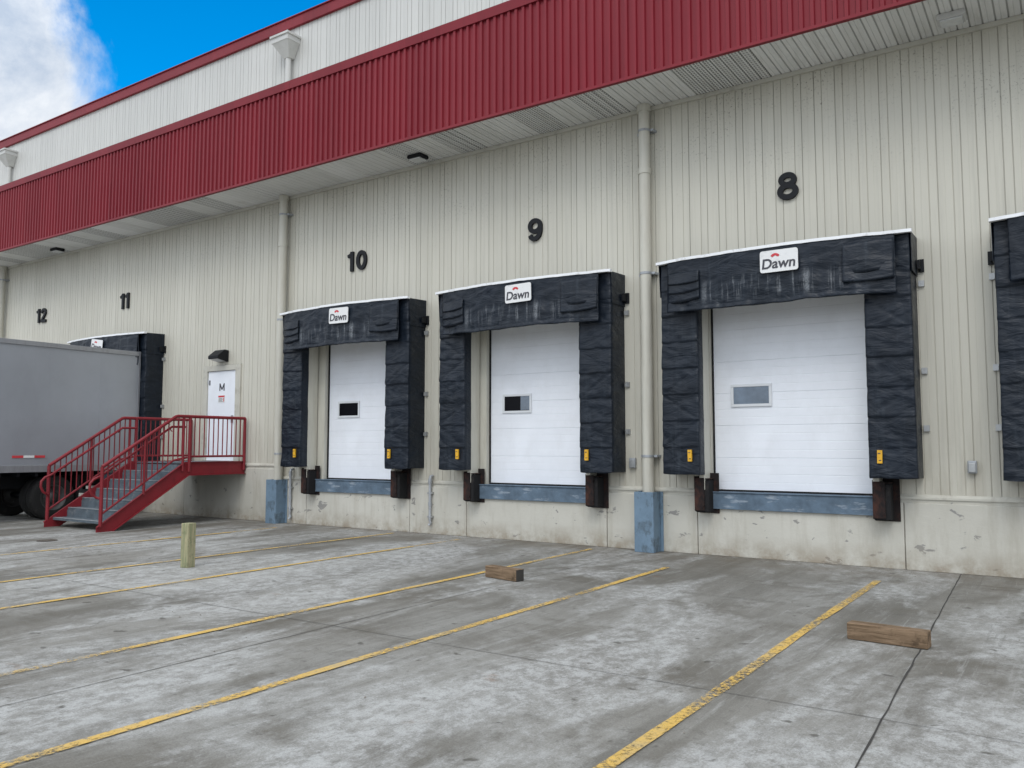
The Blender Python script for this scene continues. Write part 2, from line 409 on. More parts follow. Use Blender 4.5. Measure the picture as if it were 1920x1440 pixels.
ops=[(c-OPW,c+OPW,SILL,SILL+OPH) for c in DOCKS]+[(-17.87,-16.43,1.36,3.70)]
ops.sort()
mb=MB(); cur=XL
for a,b_,z0,z1 in ops:
    if cur<LSP<a:
        siding(mb,cur,LSP,1.32,SOF); siding(mb,LSP,a,1.04,SOF)
    else: siding(mb,cur,a,1.32 if a<LSP else 1.04,SOF)
    siding(mb,a,b_,z1,SOF); cur=b_
siding(mb,cur,XR,1.04,SOF)
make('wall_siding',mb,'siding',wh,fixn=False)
mb=MB(); siding(mb,XL,XR,FTOP-.2,11.56); make('upper_wall_siding',mb,'sidingu',wh,fixn=False)
mb=MB()
mb.box(XL,XR,.30,.42,0,11.5); mb.box(XL,XL+.2,0,40,0,11.49); mb.box(XR-.2,XR,.42,40,0,11.5); mb.box(XL,XR,40,40.2,0,11.5)  # slab just behind the siding is added, unseen, to stop light leaking through
mb.box(XR-.2,XR+.01,0,.3,0,11.5)
make('rear_walls_and_light_block',mb,'creamd',wh)
mb=MB(); mb.box(XL,XR,.2,40,11.5,11.54); make('roof',mb,'roof',wh)
mb=MB(); mb.box(XL-.06,XR+.06,-.07,.35,11.56,11.80); mb.box(XL-.08,XR+.08,-.10,.38,11.80,11.83)
make('parapet_trim',mb,'red',wh,bevel=.008)
mb=MB()
def fseg(a,b,top): mb.box(a+.006,b-.006,-.05,.30,0,top)
js=[XL,-60,-50,-40,-34,-30.5,-27.2,-24.7,-22.8,-20.1,-18.5,LSP]
for a,b_ in zip(js[:-1],js[1:]): fseg(a,b_,1.20)
js=[LSP,-14.05,-11.05,-9.62,-6.62,-5.0,-1.98,-.35,2.45,8,XR]
for a,b_ in zip(js[:-1],js[1:]): fseg(a,b_,.925)
make('concrete_base',mb,'found',wh,bevel=.010)
mb=MB(); mb.box(XL,XR,-.012,.29,.0,.99); mb.box(XL,LSP,-.011,.291,.99,1.3); make('base_backing',mb,'found',wh)
segs=[];cur=XL
for a,b_,z0,z1 in ops:
    if z0<1.2: segs.append((cur,a)); cur=b_
segs.append((cur,XR)); segs2=[]
for a,b_ in segs:
    if a<LSP<b_: segs2+=[(a,LSP,1.29),(LSP,b_,1.01)]
    else: segs2.append((a,b_,1.29 if b_<LSP else 1.01))
for a,b_,z in segs2:
    mb=MB(); mb.prism([(-.034,z-.035),(-.034,z-.005),(-.006,z+.03),(.02,z+.03),(.02,z-.035)],a+.002,b_-.002,'x'); make('ledge_trim',mb,'creamd',wh)
# canopy -------------------------------------------------------
can=sub('canopy',wh)
mb=MB(); P=.15
pro=[(0,0),(.075,0),(.088,-.034),(.137,-.034)]
q=[(XL+k*P+dx,FY+.034+dy) for k in range(int((XR-XL)/P)) for dx,dy in pro]+[(XR,FY+.034)]
n=len(q); mb.add([(x,y,SOF+.02) for x,y in q]+[(x,y,FTOP-.17) for x,y in q],[(i,i+1,n+i+1,n+i) for i in range(n-1)])
make('canopy_fascia',mb,'red',can,fixn=False)
x=XL; mb=MB()
while x<XR:
    x2=min(x+3.66,XR); mb.prism([(FY-.02,FTOP-.17),(FY-.035,FTOP),(FY+.10,FTOP+.02),(FY+.10,FTOP-.17)],x+.0015,x2-.0015,'x'); x=x2
make('canopy_cap',mb,'red',can)
mb=MB(); mb.box(XL,XR,FY-.012,FY+.06,SOF-.025,SOF+.02); make('canopy_edge_trim',mb,'red',can)
mb=MB(); P=.1525; pro=[(0,0),(.010,.016),(.020,.016),(.028,0),(.076,0),(.080,.006),(.086,.006),(.090,0)]
q=[(XL+k*P+dx,SOF+dz) for k in range(int((XR-XL)/P)) for dx,dz in pro]
n=len(q); mb.add([(x,FY+.03,z) for x,z in q]+[(x,.03,z) for x,z in q],[(i,i+1,n+i+1,n+i) for i in range(n-1)])
make('canopy_soffit',mb,'soffit',can,fixn=False)
mb=MB(); mb.prism([(FY+.05,FTOP),(0.02,FTOP+.18),(.02,FTOP+.14),(FY+.05,FTOP-.04)],XL,XR,'x'); make('canopy_roof',mb,'creamd',can)
mb=MB(); mb.box(XL,XR,-.045,.0,SOF-.07,SOF-.004); make('wall_head_trim',mb,'creamd',can)
# overhead doors -----------------------------------
def overhead_door(c,glass):
    sf=SHIFT.get(c,0.)
    o=sub('overhead_door',wh,(c+sf,0,0))
    mb=MB(); n=6; h=OPH/n; a=OPW-.01
    for i in range(n):
        z=SILL+.02+i*h; zt=z+h-.003
        prof=[(.17,z),(.122,z),(.118,z+.005)]
        for fr_ in (.25,.5,.75):
            dp=.0035 if fr_==.5 else .0018
            prof+=[(.118,z+h*fr_-.006),(.118+dp,z+h*fr_-.003),(.118+dp,z+h*fr_+.003),(.118,z+h*fr_+.006)]
        prof+=[(.118,zt-.005),(.122,zt),(.17,zt)]
        mb.prism(prof,-a,a,'x')
    mb.box(-a,a,.126,.18,SILL+.02,SILL+OPH-.02)
    make('door_panel',mb,'door',o)
    mb=MB(); mb.box(-OPW,-OPW+.025,.09,.117,SILL+.03,SILL+OPH); mb.box(OPW-.025,OPW,.09,.117,SILL+.03,SILL+OPH); mb.box(-OPW,OPW,.095,.15,SILL,SILL+.028)
    make('weather_seal',mb,'rubber',o)
    mb=MB(); x0,x1,z0,z1=-.92,-.27,2.33,2.69
    w=.045
    for bx in [(x0,x1,z0,z0+w),(x0,x1,z1-w,z1),(x0,x0+w,z0+w,z1-w),(x1-w,x1,z0+w,z1-w)]: mb.box(bx[0],bx[1],.095,.116,bx[2],bx[3])
    make('window_frame',mb,'wframe',o,bevel=.006)
    mb=MB(); mb.box(x0+w+.001,x1-w-.001,.106,.115,z0+w+.001,z1-w-.001)
    if c==-8.11: mb.box(x1-w-.20,x1-w-.002,.1045,.1058,z0+w+.01,z1-w-.002,1)
    make('window_glass',mb,[glass,'glassl'],o)
    mb=MB(); mb.box(-OPW-.06-sf,-OPW-.001,.002,.295,SILL,SILL+OPH); mb.box(OPW+.001-sf,OPW+.06-sf,.002,.089,SILL,SILL+OPH); mb.box(-OPW-.06-sf,OPW+.06,.002,.295,SILL+OPH+.001,SILL+OPH+.05)
    make('door_jamb',mb,'cream',o)
    mb=MB()
    mb.box(-1.20-sf,1.20-sf,-.095,-.055,.73,.985); mb.box(-1.20-sf,1.20-sf,-.115,.09,.985,1.0)
    make('dock_leveller_lip',mb,'blues',o,bevel=.004)
for c in DOCKS: overhead_door(c,'glassl' if c in(-3.55,1.10) else 'glassd')

# entrance door ---------------------------------------------------
ed=sub('entrance_door',wh,(-17.16,0,1.36))
mb=MB()
mb.box(-.71,-.55,-.04,.12,0,2.33); mb.box(.54,.73,-.04,.12,0,2.33); mb.box(-.55,.54,-.04,.12,2.20,2.33)
make('door_frame',mb,'creamd',ed,bevel=.006)
mb=MB(); mb.box(-.545,.535,.0,.05,.01,2.195); make('door_leaf',mb,'door',ed,bevel=.004)
mb=MB(); mb.box(.40,.46,-.03,-.002,.92,1.10); mb.tube([(.43,-.03,1.04),(.43,-.07,1.04),(.31,-.07,1.04)],.012,8)
make('door_handle',mb,'galv',ed)
for z in (.25,1.1,1.95):
    mb=MB(); mb.tube([(-.55,-.012,z-.06),(-.55,-.012,z+.06)],.012,8); make('door_hinge',mb,'galv',ed)
mb=MB(); u=.080; t0,t1=1.71,1.89
mb.stroke([(-u,t0),(-u,t1)],.034,-.006,-.001); mb.stroke([(u,t0),(u,t1)],.034,-.006,-.001)
mb.stroke([(-u-.002,t1-.008),(0,t0+.03)],.032,-.007,-.001); mb.stroke([(u+.002,t1-.008),(0,t0+.03)],.032,-.0075,-.001)
make('door_lettering',mb,'signk',ed)
mb=MB(); mb.box(-.50,-.46,-.01,-.001,1.86,1.98); make('door_label',mb,'signk',ed)
mb=MB(); mb.box(-.13,.12,-.008,-.001,1.42,1.60); mb.box(-.125,.115,-.011,-.0085,1.55,1.59,1)
for i,zz in enumerate((1.525,1.50,1.475,1.45)): mb.box(-.11,.03+.02*(i%2),-.011,-.0085,zz-.006,zz+.003,2)
mb.box(.07,.10,-.011,-.0085,1.44,1.53,1)
make('notice_sign',mb,['signw','signr','signk'],ed)
mb=MB(); mb.box(-.56,.56,-.09,-.0,.0,.010); make('door_threshold',mb,'galv',ed)

# ------------------------------------------------------------ dock shelters
def nz(x,y,z,s): return noise.noise(Vector((x*s,y*s,z*s)))
def hy(x): return -.55-.19*(1-(x/1.86)**2)
def shelter(c,label,signtilt=0.,tr=.0,seed=0,flaps=(-1,1)):
    o=empty('dock_shelter',(c,0,0),label,'dock shelter','black dock shelters along the warehouse wall')
    def pad(sg):
        mb=MB(); pts=[(1.22,-.30),(1.22,-.42),(1.222,-.485)]
        for i in range(17): pts.append((1.232+.588*i/16,-.50))
        pts+=[(1.829,-.485),(1.83,-.40),(1.83,-.28),(1.83,-.14),(1.83,0.0)]
        Z0,Z1,nv=1.27,4.60,240; K=len(pts); vs=[]; q=.415
        for j in range(nv+1):
            z=Z0+(Z1-Z0)*j/nv
            for i,(x,y) in enumerate(pts):
                zs=z+.03*nz(x,seed,0,2)+.012*nz(x,seed,3,6)
                t=((zs-Z0)/q)%1.; idx=int((zs-Z0)/q)
                wf=1. if y<-.45 else (.3 if y<-.2 else 0)
                amp=.012+.008*nz(idx*3.3,seed,sg,1.7)
                off=amp*(1-t)
                if t<.03: off=amp*(t/.03)
                dg=1 if (idx+seed)%2 else -1
                u=(x-1.52)/.6
                ca=.7+1.6*nz(idx*2.1,seed*1.3,sg*3,1.9)
                diag=abs(u*dg-(t-.5)); cr=-.006*ca*math.exp(-(diag/.06)**2)
                fw=.010*nz(x*1.5+z*dg,seed,z*1.2-x*dg,4.5)
                wr=cr+fw+.006*nz(x,seed*3.1,z,9)+.020*nz(x+9,seed,z,1.7)
                yy=y-(off+wr)*wf
                xx=x+(.005*nz(seed,y,z,4)+.012*nz(seed,3,z,1.3)+.004*(1-t))*(1 if y<-.05 else 0)*(1 if x>1.5 else -.6)
                zz=z
                if j==0: zz=z+.02*nz(x,seed,2,4)
                vs.append((sg*xx,yy,zz))
        fs=[(j*K+i,j*K+i+1,(j+1)*K+i+1,(j+1)*K+i) for j in range(nv) for i in range(K-1)]
        mb.add(vs,fs,0,True)
        mb.box(sg*1.25,sg*1.81,-.46,-.02,1.30,1.33); mb.box(sg*1.235,sg*1.25,-.3,-.02,1.33,4.6)
        make('side_pad',mb,'fabric',o,fixn=False)
        mb=MB(); mb.box(sg*1.222,sg*1.31,-.30,-.026,1.035,4.07); make('frame_post',mb,'cream',o,bevel=.004)
        mb=MB()
        zc=1.60; cxp=sg*1.34
        mb.box(cxp-.032,cxp+.032,-.545,-.515,zc-.10,zc+.08); mb.box(cxp-.022,cxp+.012,-.5475,-.5455,zc+.03,zc+.042,1); mb.box(cxp-.012,cxp+.022,-.5475,-.5455,zc-.065,zc-.053,1)
        make('guide_marker',mb,['ytag','signk'],o,rot=(0,math.radians(1.0*sg),0))
    pad(-1); pad(1)
    mb=MB()
    def f(u,v):
        x=-1.66+3.32*u; zb=3.80+.008*math.sin(u*9+seed)+.010*nz(x,seed,1,3)-.012*(1-abs(2*u-1))
        z=4.61+(zb-4.61)*v
        y=hy(x)-.025-v*.014*math.sin(x*11+seed+2*nz(x,seed,z,1))-.03*v*nz(x,z,seed,2.2)-.010*nz(x,z,seed,7)-.007*v*math.sin(x*34+nz(x,z,0,2)*3)
        if v>.93: y-=.010
        return (x,y,z)
    mb.grid(f,160,42)
    make('header_curtain',mb,'fabric2',o,solid=.014,fixn=False)
    for sg in flaps:
        lay=[(4.30,3.97,.010),(4.36,4.11,.022),(4.42,4.25,.034)] if sg<0 else [(4.54,4.12,.016),(4.22,4.00,.030)]
        xa,xb=(1.10,1.64) if sg<0 else (1.00,1.65)
        mb=MB()
        for zt,zb,pr in lay:
            skew=.09*nz(seed,zt,sg,3)
            def g2(u,v):
                x=xa+(xb-xa)*u; z=zt+(zb-zt)*v+(.03+skew)*(u-.5)*sg-.02*v*math.sin(u*3.1)
                return (sg*x,hy(x)-.040-pr*(.3+.7*v)-.006*math.sin(u*7+zt*5)-.014*v*(1-abs(2*u-1))-.010*nz(x,z,seed,5),z)
            mb.grid(g2,18,8)
            def g3(u,v):
                x=xa+(xb-xa)*u; z=zb+(.03+skew)*(u-.5)*sg-.02*math.sin(u*3.1)
                y=hy(x)-.040-pr-.006*math.sin(u*7+zt*5)-.014*(1-abs(2*u-1))-.010*nz(x,z,seed,5)
                return (sg*x,y+(.03+pr)*v,z+.006*v)
            mb.grid(g3,18,1)
        make('wear_flap',mb,'fabric',o,solid=.008,fixn=False)
    mb=MB()
    def ft(u,v):
        x=-1.85+3.7*u; return (x,(hy(x)-.01)*(1-v)+.0*v,4.615+.03*v)
    mb.grid(ft,24,2)
    for sg in (-1,1):
        mb.add([(sg*1.850,-.52,4.63),(sg*1.850,0,4.65),(sg*1.846,0,4.1),(sg*1.846,-.48,4.1)],[(0,1,2,3)])
    make('top_cover',mb,'fabric',o,solid=.008,fixn=False)
    mb=MB()
    K=40; vs=[]
    for i in range(K+1):
        x=-1.87+3.74*i/K; y=hy(x); dz=.010*nz(x,seed,0,2.5)+.006*nz(x,seed,5,9)
        vs+=[(x,y-.045,4.607+dz),(x,y-.045,4.650+dz),(x,y+.03,4.660+dz),(x,y+.03,4.607+dz)]
    fs=[(i*4+a,(i+1)*4+a,(i+1)*4+(a+1)%4,i*4+(a+1)%4) for i in range(K) for a in range(4)]+[(0,1,2,3),(K*4+3,K*4+2,K*4+1,K*4)]
    mb.add(vs,fs); make('top_trim',mb,'white_trim',o)
    mb=MB(); mb.box(-1.3,1.3,-.3,-.026,4.08,4.15); make('header_frame',mb,'cream',o)
    mb=MB(); w,h=.272,.160; r=.035; p=[]
    for cx_,cz_,a0 in((w-r,h-r,0),(-w+r,h-r,90),(-w+r,-h+r,180),(w-r,-h+r,270)):
        for k in range(5):
            t=math.radians(a0+k*22.5); p.append((cx_+r*math.cos(t),cz_+r*math.sin(t)))
    mb.prism(p,-.006,.006,'y')
    wall_text(mb,'Dawn',.205,.004,.002,.0,-.009,-.035,1,1.0,.12)
    arc=[(.085*math.cos(math.radians(a)),.062+.055*math.sin(math.radians(a))) for a in range(20,161,20)]+[(-.05,.062),(.0,.085),(.05,.062)]
    mb.prism([(x*.8-.05,z-.004) for x,z in arc],-.010,-.0065,'y',2)
    make('sign_plate',mb,['signw','signk','signr'],o,loc=(tr,hy(tr)-.075,4.39),rot=(0,math.radians(signtilt),0))
    for sg in (-1,1):
        for z in (3.98,2.75,1.95):
            mb=MB(); mb.box(sg*1.86,sg*1.93,-.035,-.004,z-.035,z+.05); mb.box(sg*1.86,sg*1.868,-.07,-.03,z-.03,z+.04); make('fixing_bracket',mb,'galv',o)
        mb=MB(); mb.box(sg*1.862,sg*1.90,-.16,-.03,4.18,4.30); mb.box(sg*1.862,sg*1.935,-.035,-.004,4.15,4.33); make('hinge_bracket',mb,'black',o)
    return o
shelter(1.10,'black vinyl dock shelter around a white overhead door',0,0,0,(1,))
shelter(-3.55,'black dock shelter with scuffed header, beneath the number 8',0,.15,1)
shelter(-8.11,'black dock shelter with scuffed header, beneath the number 9',-1,.18,2)
shelter(-12.55,'black dock shelter with scuffed header, beneath the number 10',1,.20,3)
shelter(-21.45,'black dock shelter pressed by a parked trailer, beneath number 11',8,0.06,4)

def bumper(x,z0=.68,z1=1.27):
    o=empty('dock_bumper',(x,0,0),'worn black rubber dock bumper with rusty steel face','dock bumper','dock bumpers beside the loading doors')
    mb=MB()
    for i in range(6):
        a=-.055-.04*i
        mb.box(-.105,.115,a-.0385,a,z0+.012*(i%2),z1-.08-.012*(i%2))
    make('rubber_block',mb,'rubber',o,bevel=.005)
    mb=MB(); mb.box(-.11,.05,-.312,-.297,z0+.03,z1-.05); mb.box(-.118,-.106,-.297,-.05,z0+.02,z1-.03); mb.box(-.106,.12,-.297,-.05,z1-.075,z1-.06); mb.box(-.13,.20,-.068,-.052,z0-.02,z1+.02)
    for z in (z0+.1,z1-.15): mb.tube([(.03,-.33,z),(.03,-.31,z)],.02,8)
    make('steel_face',mb,'rust',o,bevel=.004)
for c in DOCKS[:5]: 
    bumper(c-1.28); bumper(c+1.33)

for t,x in (('8',-3.46),('9',-8.07),('10',-12.64),('11',-21.46),('12',-25.98)):
    mb=MB()
    if len(t)==1: digit(mb,t,0,.43,-.045,-.0)
    else:
        digit(mb,t[0],-.17 if t!='11' else -.13,.43,-.045,0); digit(mb,t[1],.15 if t!='11' else .11,.43,-.046,0)
    o=make('dock_number_sign',mb,'black',None,loc=(x,-.002,5.71))
    tag(o,'bold black dock number %s on the cream siding'%t,'number sign','black dock numbers on the wall')

def downspout(x,zb,guard,label,upper):
    o=empty('downspout',(x,0,0),label,'downspout','round cream downspouts on the wall')
    mb=MB(); r=.095
    mb.tube([(0,-.145,zb),(0,-.145,SOF-.01)],r,24); 
    mb.tube([(0,-.145,6.30),(0,-.145,6.40)],r+.012,24)
    mb.tube([(0,-.145,SOF-.12),(0,-.145,SOF-.005)],r+.02,24)
    make('pipe',mb,'cream',o)
    for z in (4.6,7.05,1.55):
        mb=MB(); mb.tube([(0,-.145,z-.02),(0,-.145,z+.02)],r+.008,24); mb.box(-.17,.17,-.05,-.004,z-.02,z+.02); mb.box(.10,.16,-.14,-.05,z-.018,z+.018)
        make('pipe_strap',mb,'greyp',o)
    if upper:
        mb=MB(); 
        def fr(x0,x1,y0,z0,X0,X1,Y0,z1):
            mb.add([(x0,y0,z0),(x1,y0,z0),(x1,-.004,z0),(x0,-.004,z0),(X0,Y0,z1),(X1,Y0,z1),(X1,-.004,z1),(X0,-.004,z1)],[(0,3,2,1),(4,5,6,7),(0,1,5,4),(1,2,6,5),(2,3,7,6),(3,0,4,7)])
        fr(-.28,.28,-.38,11.12,-.28,.28,-.38,11.24); fr(-.31,.31,-.41,11.24,-.31,.31,-.41,11.29); fr(-.09,.09,-.17,10.80,-.27,.27,-.37,11.12)
        make('conductor_head',mb,'greytrim',o)
        mb=MB(); mb.tube([(0,-.10,9.5),(0,-.10,10.82)],.065,14); mb.box(-.15,.15,-.06,-.004,10.0,10.05)
        make('upper_pipe',mb,'greytrim',o)
    if guard:
        mb=MB(); w=.17
        mb.box(-w,w,-.34,-.325,0,.97); mb.box(-w,-w+.015,-.325,-.052,0,.97); mb.box(w-.015,w,-.325,-.052,0,.97)
        mb.box(-w-.05,-w,-.068,-.052,0,.97); mb.box(w,w+.05,-.068,-.052,0,.97)
        make('steel_guard',mb,'blue',o,bevel=.006)
        mb=MB(); mb.box(-.153,.153,-.32,-.06,.0,.78); make('guard_fill',mb,'joint',o)
downspout(-5.80,.75,True,'cream round downspout with blue-grey steel guard at its foot',False)
downspout(-14.88,.75,True,'cream downspout with blue-grey steel guard and roof conductor head',True)
downspout(-28.3,.1,False,'cream downspout and conductor head on the far wall',True)

def conduit(x,z0,z1,lab):
    o=empty('conduit',(x,0,0),lab,'conduit','grey conduits on the concrete base')
    mb=MB(); mb.tube([(0,-.02,z1),(0,-.09,z1-.01),(0,-.10,z1-.08),(0,-.10,z0+.1),(0.02,-.10,z0+.05),(.0,-.13,z0)],.028,10); mb.tube([(0,-.10,.55),(0,-.10,.62)],.036,10); mb.tube([(0,-.10,z1-.15),(0,-.10,z1-.05)],.04,10)
    make('pipe_run',mb,'greyp',o)
    for z in (.78,.32):
        mb=MB(); mb.box(-.06,.06,-.115,-.052,z,z+.035); make('pipe_clip',mb,'galv',o)
conduit(-10.48,.17,1.13,'grey vertical conduit with elbow on the concrete base')
conduit(-14.52,.10,1.20,'grey vertical pipe beside the steel downspout guard')
def outlet(x,z):
    o=empty('outlet_box',(x,0,z),'grey weatherproof outlet box on the cream siding','outlet box','outlet boxes on the siding')
    mb=MB(); mb.box(-.055,.055,-.075,-.004,-.085,.085); make('box_body',mb,'greyp',o,bevel=.01)
    mb=MB(); mb.box(-.042,.042,-.092,-.076,-.07,.055); make('box_cover',mb,'galv',o,bevel=.006)
outlet(-6.13,1.43); outlet(-1.12,1.43)

for x,y in ((-10.57,-.45),(-1.10,-.53),(-24.41,-.42)):
    o=empty('canopy_lamp',(x,y,SOF),'black box lamp with frosted lens under the canopy' if x<-5 else 'grey box lamp with pale lens under the canopy','lamp','lamps fixed under the canopy')
    mb=MB(); mb.prism([(-.18,-.055),(-.16,-.0),(.16,-.0),(.18,-.055),(.15,-.08),(-.15,-.08)],-.13,.13,'y'); make('lamp_housing',mb,'black' if x<-5 else 'greytrim',o,bevel=.008)
    mb=MB(); mb.box(-.135,.135,-.11,.11,-.105,-.0805); make('lamp_lens',mb,'lens',o,bevel=.006)
o=empty('wall_lamp',(-17.12,0,3.90),'black wedge-shaped wall lamp above the white door','wall lamp')
mb=MB(); mb.prism([(-.004,.15),(-.12,.16),(-.32,.0),(-.32,-.07),(-.004,-.13)],-.19,.19,'x'); make('lamp_housing',mb,'black',o,bevel=.012)
mb=MB(); mb.add([(-.16,-.30,-.078),(.16,-.30,-.078),(.16,-.05,-.128),(-.16,-.05,-.128)],[(0,1,2,3)]); make('lamp_lens',mb,'lens',o)

# ------------------------------------------------------------ stairs
st=empty('metal_staircase',(-17.175,0,0),'red steel staircase and landing leading to the white door','staircase')
W=1.0; LZ=1.36; LY=-1.56; RI=LZ/7; GO=.31; sl=RI/GO
mb=MB(); mb.box(-W,W,LY,-.06,LZ-.03,LZ-.004); make('landing_deck',mb,'tread',st)
mb=MB()
for s_ in (-1,1):
    a=s_*W; b2=s_*(W+.014)
    mb.box(a,b2,LY-.01,-.06,LZ-.29,LZ+.012)
    mb.box(b2,b2+s_*.05,LY-.01,-.06,LZ-.29,LZ-.278); mb.box(b2,b2+s_*.05,LY-.01,-.06,LZ,LZ+.012)
mb.box(-W,W,LY-.012,LY,LZ-.27,LZ-.15); mb.box(-W,W,-.10,-.06,LZ-.29,LZ-.03)
make('landing_frame',mb,'rail',st,bevel=.003)
yend=-3.60
for s_ in (-1,1):
    y0=LY-.01
    poly=[(y0,LZ+.012),(y0,LZ-.29),(yend+.34,0.0),(yend,0.0),(yend,.11),(y0-.10,LZ+.012)]
    mb=MB(); mb.prism(poly,s_*W,s_*(W+.014),'x')
    mb.prism([(y0-.10,LZ+.012),(y0-.10,LZ+.000),(yend,.098),(yend,.11)],s_*(W+.014),s_*(W+.06),'x')
    mb.prism([(y0,LZ-.278),(y0,LZ-.29),(yend+.34,0.0),(yend+.34,.012)],s_*(W+.014),s_*(W+.06),'x')
    make('stringer',mb,'rail',st)
for k in range(1,7):
    z=LZ-k*RI; y=LY-k*GO
    mb=MB(); mb.box(-W+.002,W-.002,y,y+GO-.005,z-.025,z); mb.box(-W+.002,W-.002,y,y+.01,z-.05,z-.025)
    mb.box(-W+.002,W-.002,y+GO-.016,y+GO-.006,z+.001,z+RI-.051)
    mb.box(-W+.01,W-.01,y-.004,y+.045,z+.0005,z+.006,1)
    make('stair_tread',mb,['tread','nosing'],st)
R1=.036
yb=-3.53
def railz(y): return 2.37 if y>=-1.90 else 2.37-(-1.90-y)*.655
for s_ in (-1,1):
    x=s_*(W+.035); mb=MB()
    mb.tube([(x,-.10,2.37),(x,-1.86,2.37),(x,-1.92,2.355),(x,yb,railz(yb))],R1,14)
    mb.tube([(x,-.10,LZ+.13),(x,LY,LZ+.13)],.024,8)
    mb.tube([(x,-1.62,railz(-1.62)-.90),(x,-1.95,railz(-1.95)-.93),(x,yb,railz(yb)-.95)],.024,8)
    for y in (-.10,LY,-1.72,-2.62,yb):
        z0=LZ-.2 if y>=LY else max(0.0,railz(y)-1.20)
        mb.tube([(x,y,z0),(x,y,railz(y)+.0)],.036 if y in(LY,yb,-.10) else .028,12)
    for i in range(1,12):
        y=-.10+(LY+.10)*i/12; mb.tube([(x,y,LZ+.13),(x,y,2.37)],.0125,6)
    n=15
    for i in range(1,n):
        y=-1.72+(yb+1.72)*i/n
        if abs(y+2.62)<.05: continue
        mb.tube([(x,y,railz(y)-.95),(x,y,railz(y))],.0125,6)
    xi=s_*(W-.05)
    zz=lambda y: railz(y)-.20
    e=yb
    pth=[(xi,-1.62,2.14),(xi,-1.95,zz(-1.95)),(xi,e,zz(e)),(xi,e-.12,zz(e)-.05),(xi,e-.19,zz(e)-.13),(xi,e-.20,zz(e)-.24),(xi,e-.15,zz(e)-.35),(xi,e-.05,zz(e)-.42),(x,e+.0,zz(e)-.44)]
    mb.tube(pth,.026,10)
    for y in(-2.0,-2.62,-3.2): mb.tube([(xi,y,zz(y)-.02),(x,y,zz(y)-.07)],.012,6)
    make('handrail',mb,'rail',st)

# ------------------------------------------------------------ trailer
TX0,TX1=-22.42,-19.80; TY0,TY1=-16.2,-.52
tr=empty('semi_trailer',((TX0+TX1)/2,(TY0+TY1)/2,0),'grey box semi-trailer backed against a loading dock','semi trailer')
ox,oy=(TX0+TX1)/2,(TY0+TY1)/2
def shift(mb):
    mb.v=[(x-ox,y-oy,z) for x,y,z in mb.v]; return mb
mb=MB(); mb.box(TX0+.01,TX1-.01,TY0,TY1-.061,1.25,4.08)
y=TY0+1.2
while y<TY1-.3:
    for x in (TX1-.0099,TX0+.008): mb.box(x,x+.0018,y,y+.04,1.265,4.025)
    for k in range(44): 
        if y>-6: mb.box(TX1-.008,TX1-.005,y+.015,y+.023,1.30+k*.062,1.308+k*.062)
    y+=1.22
make('box_body',shift(mb),'trailer',tr)
mb=MB()
for x0,x1 in((TX1-.012,TX1+.018),(TX0-.018,TX0+.012)):
    mb.box(x0,x1,TY0+.051,TY1-.061,1.12,1.28); mb.box(x0,x1,TY0+.051,TY1-.061,4.03,4.14)
mb.box(TX0-.0,TX1+.0,TY1-.06,TY1,1.12,4.15)
mb.box(TX0,TX1,TY0-.02,TY0+.05,1.12,4.15); mb.box(TX0+.02,TX1-.02,TY0+.06,TY1-.07,4.082,4.12)
make('side_rail',shift(mb),'traild',tr,bevel=.006)
mb=MB(); mb.box(TX0+.05,TX1-.05,TY0+.1,TY1-.07,1.12,1.24)
mb.box(-21.6,-21.5,-7,-1.0,.72,1.12); mb.box(-20.75,-20.65,-7,-1.0,.72,1.12); mb.box(-21.7,-20.5,-6.0,-5.8,.75,1.0); mb.box(-21.7,-20.5,-2.1,-1.95,.75,1.0)
for y in [-15+.4*i for i in range(35)]: mb.box(TX0+.06,TX1-.06,y,y+.06,1.02,1.12)
mb.box(-21.9,-20.3,-1.0,-.85,.50,.60); mb.box(-21.6,-21.5,-.99,-.9,.5,1.12); mb.box(-20.75,-20.65,-.99,-.9,.5,1.12)
make('chassis',shift(mb),'black',tr)
for yy in (-3.55,-8.0,-12.):
    mb2=MB()
    for i in range(6): mb2.box(TX1-.008,TX1+.004,yy+i*.12,yy+(i+1)*.12,1.45,1.505,(i//2)%2)
    make('reflective_tape',shift(mb2),['signr','signw'],tr)
def wheel(x,y,sg):
    w=sub('wheel',tr,(x-ox,y-oy,.52))
    mb=MB(); prof=[(-.13,.30),(-.14,.44),(-.115,.495),(-.09,.515),(.09,.515),(.115,.495),(.14,.44),(.13,.30)]
    n=40
    vs=[(u,r*math.cos(2*math.pi*j/n),r*math.sin(2*math.pi*j/n)) for j in range(n) for u,r in prof]; k=len(prof)
    mb.add(vs,[(j*k+i,j*k+i+1,((j+1)%n)*k+i+1,((j+1)%n)*k+i) for j in range(n) for i in range(k-1)],0,True)
    make('tyre',mb,'tyre',w)
    mb=MB(); prof=[(.13,.305),(.12,.27),(.02,.25),(.01,.13),(.09,.11),(.10,.0)]; k=len(prof)
    vs=[(sg*u,r*math.cos(2*math.pi*j/n),r*math.sin(2*math.pi*j/n)) for j in range(n) for u,r in prof]
    mb.add(vs,[(j*k+i,j*k+i+1,((j+1)%n)*k+i+1,((j+1)%n)*k+i) for j in range(n) for i in range(k-1)],0,True)
    for j in range(10):
        t=2*math.pi*j/10; mb.tube([(sg*.01,.18*math.cos(t),.18*math.sin(t)),(sg*.05,.18*math.cos(t),.18*math.sin(t))],.014,6)
    make('rim',mb,'rim',w)
for y in (-2.55,-5.65):
    for x,sg in ((-20.02,1),(-20.34,-1),(-22.24,-1),(-21.92,1)): wheel(x,y,sg)
    mb=MB(); mb.tube([(-22.2,y,.52),(-20.04,y,.52)],.07,12); make('axle',shift(mb),'black',tr)
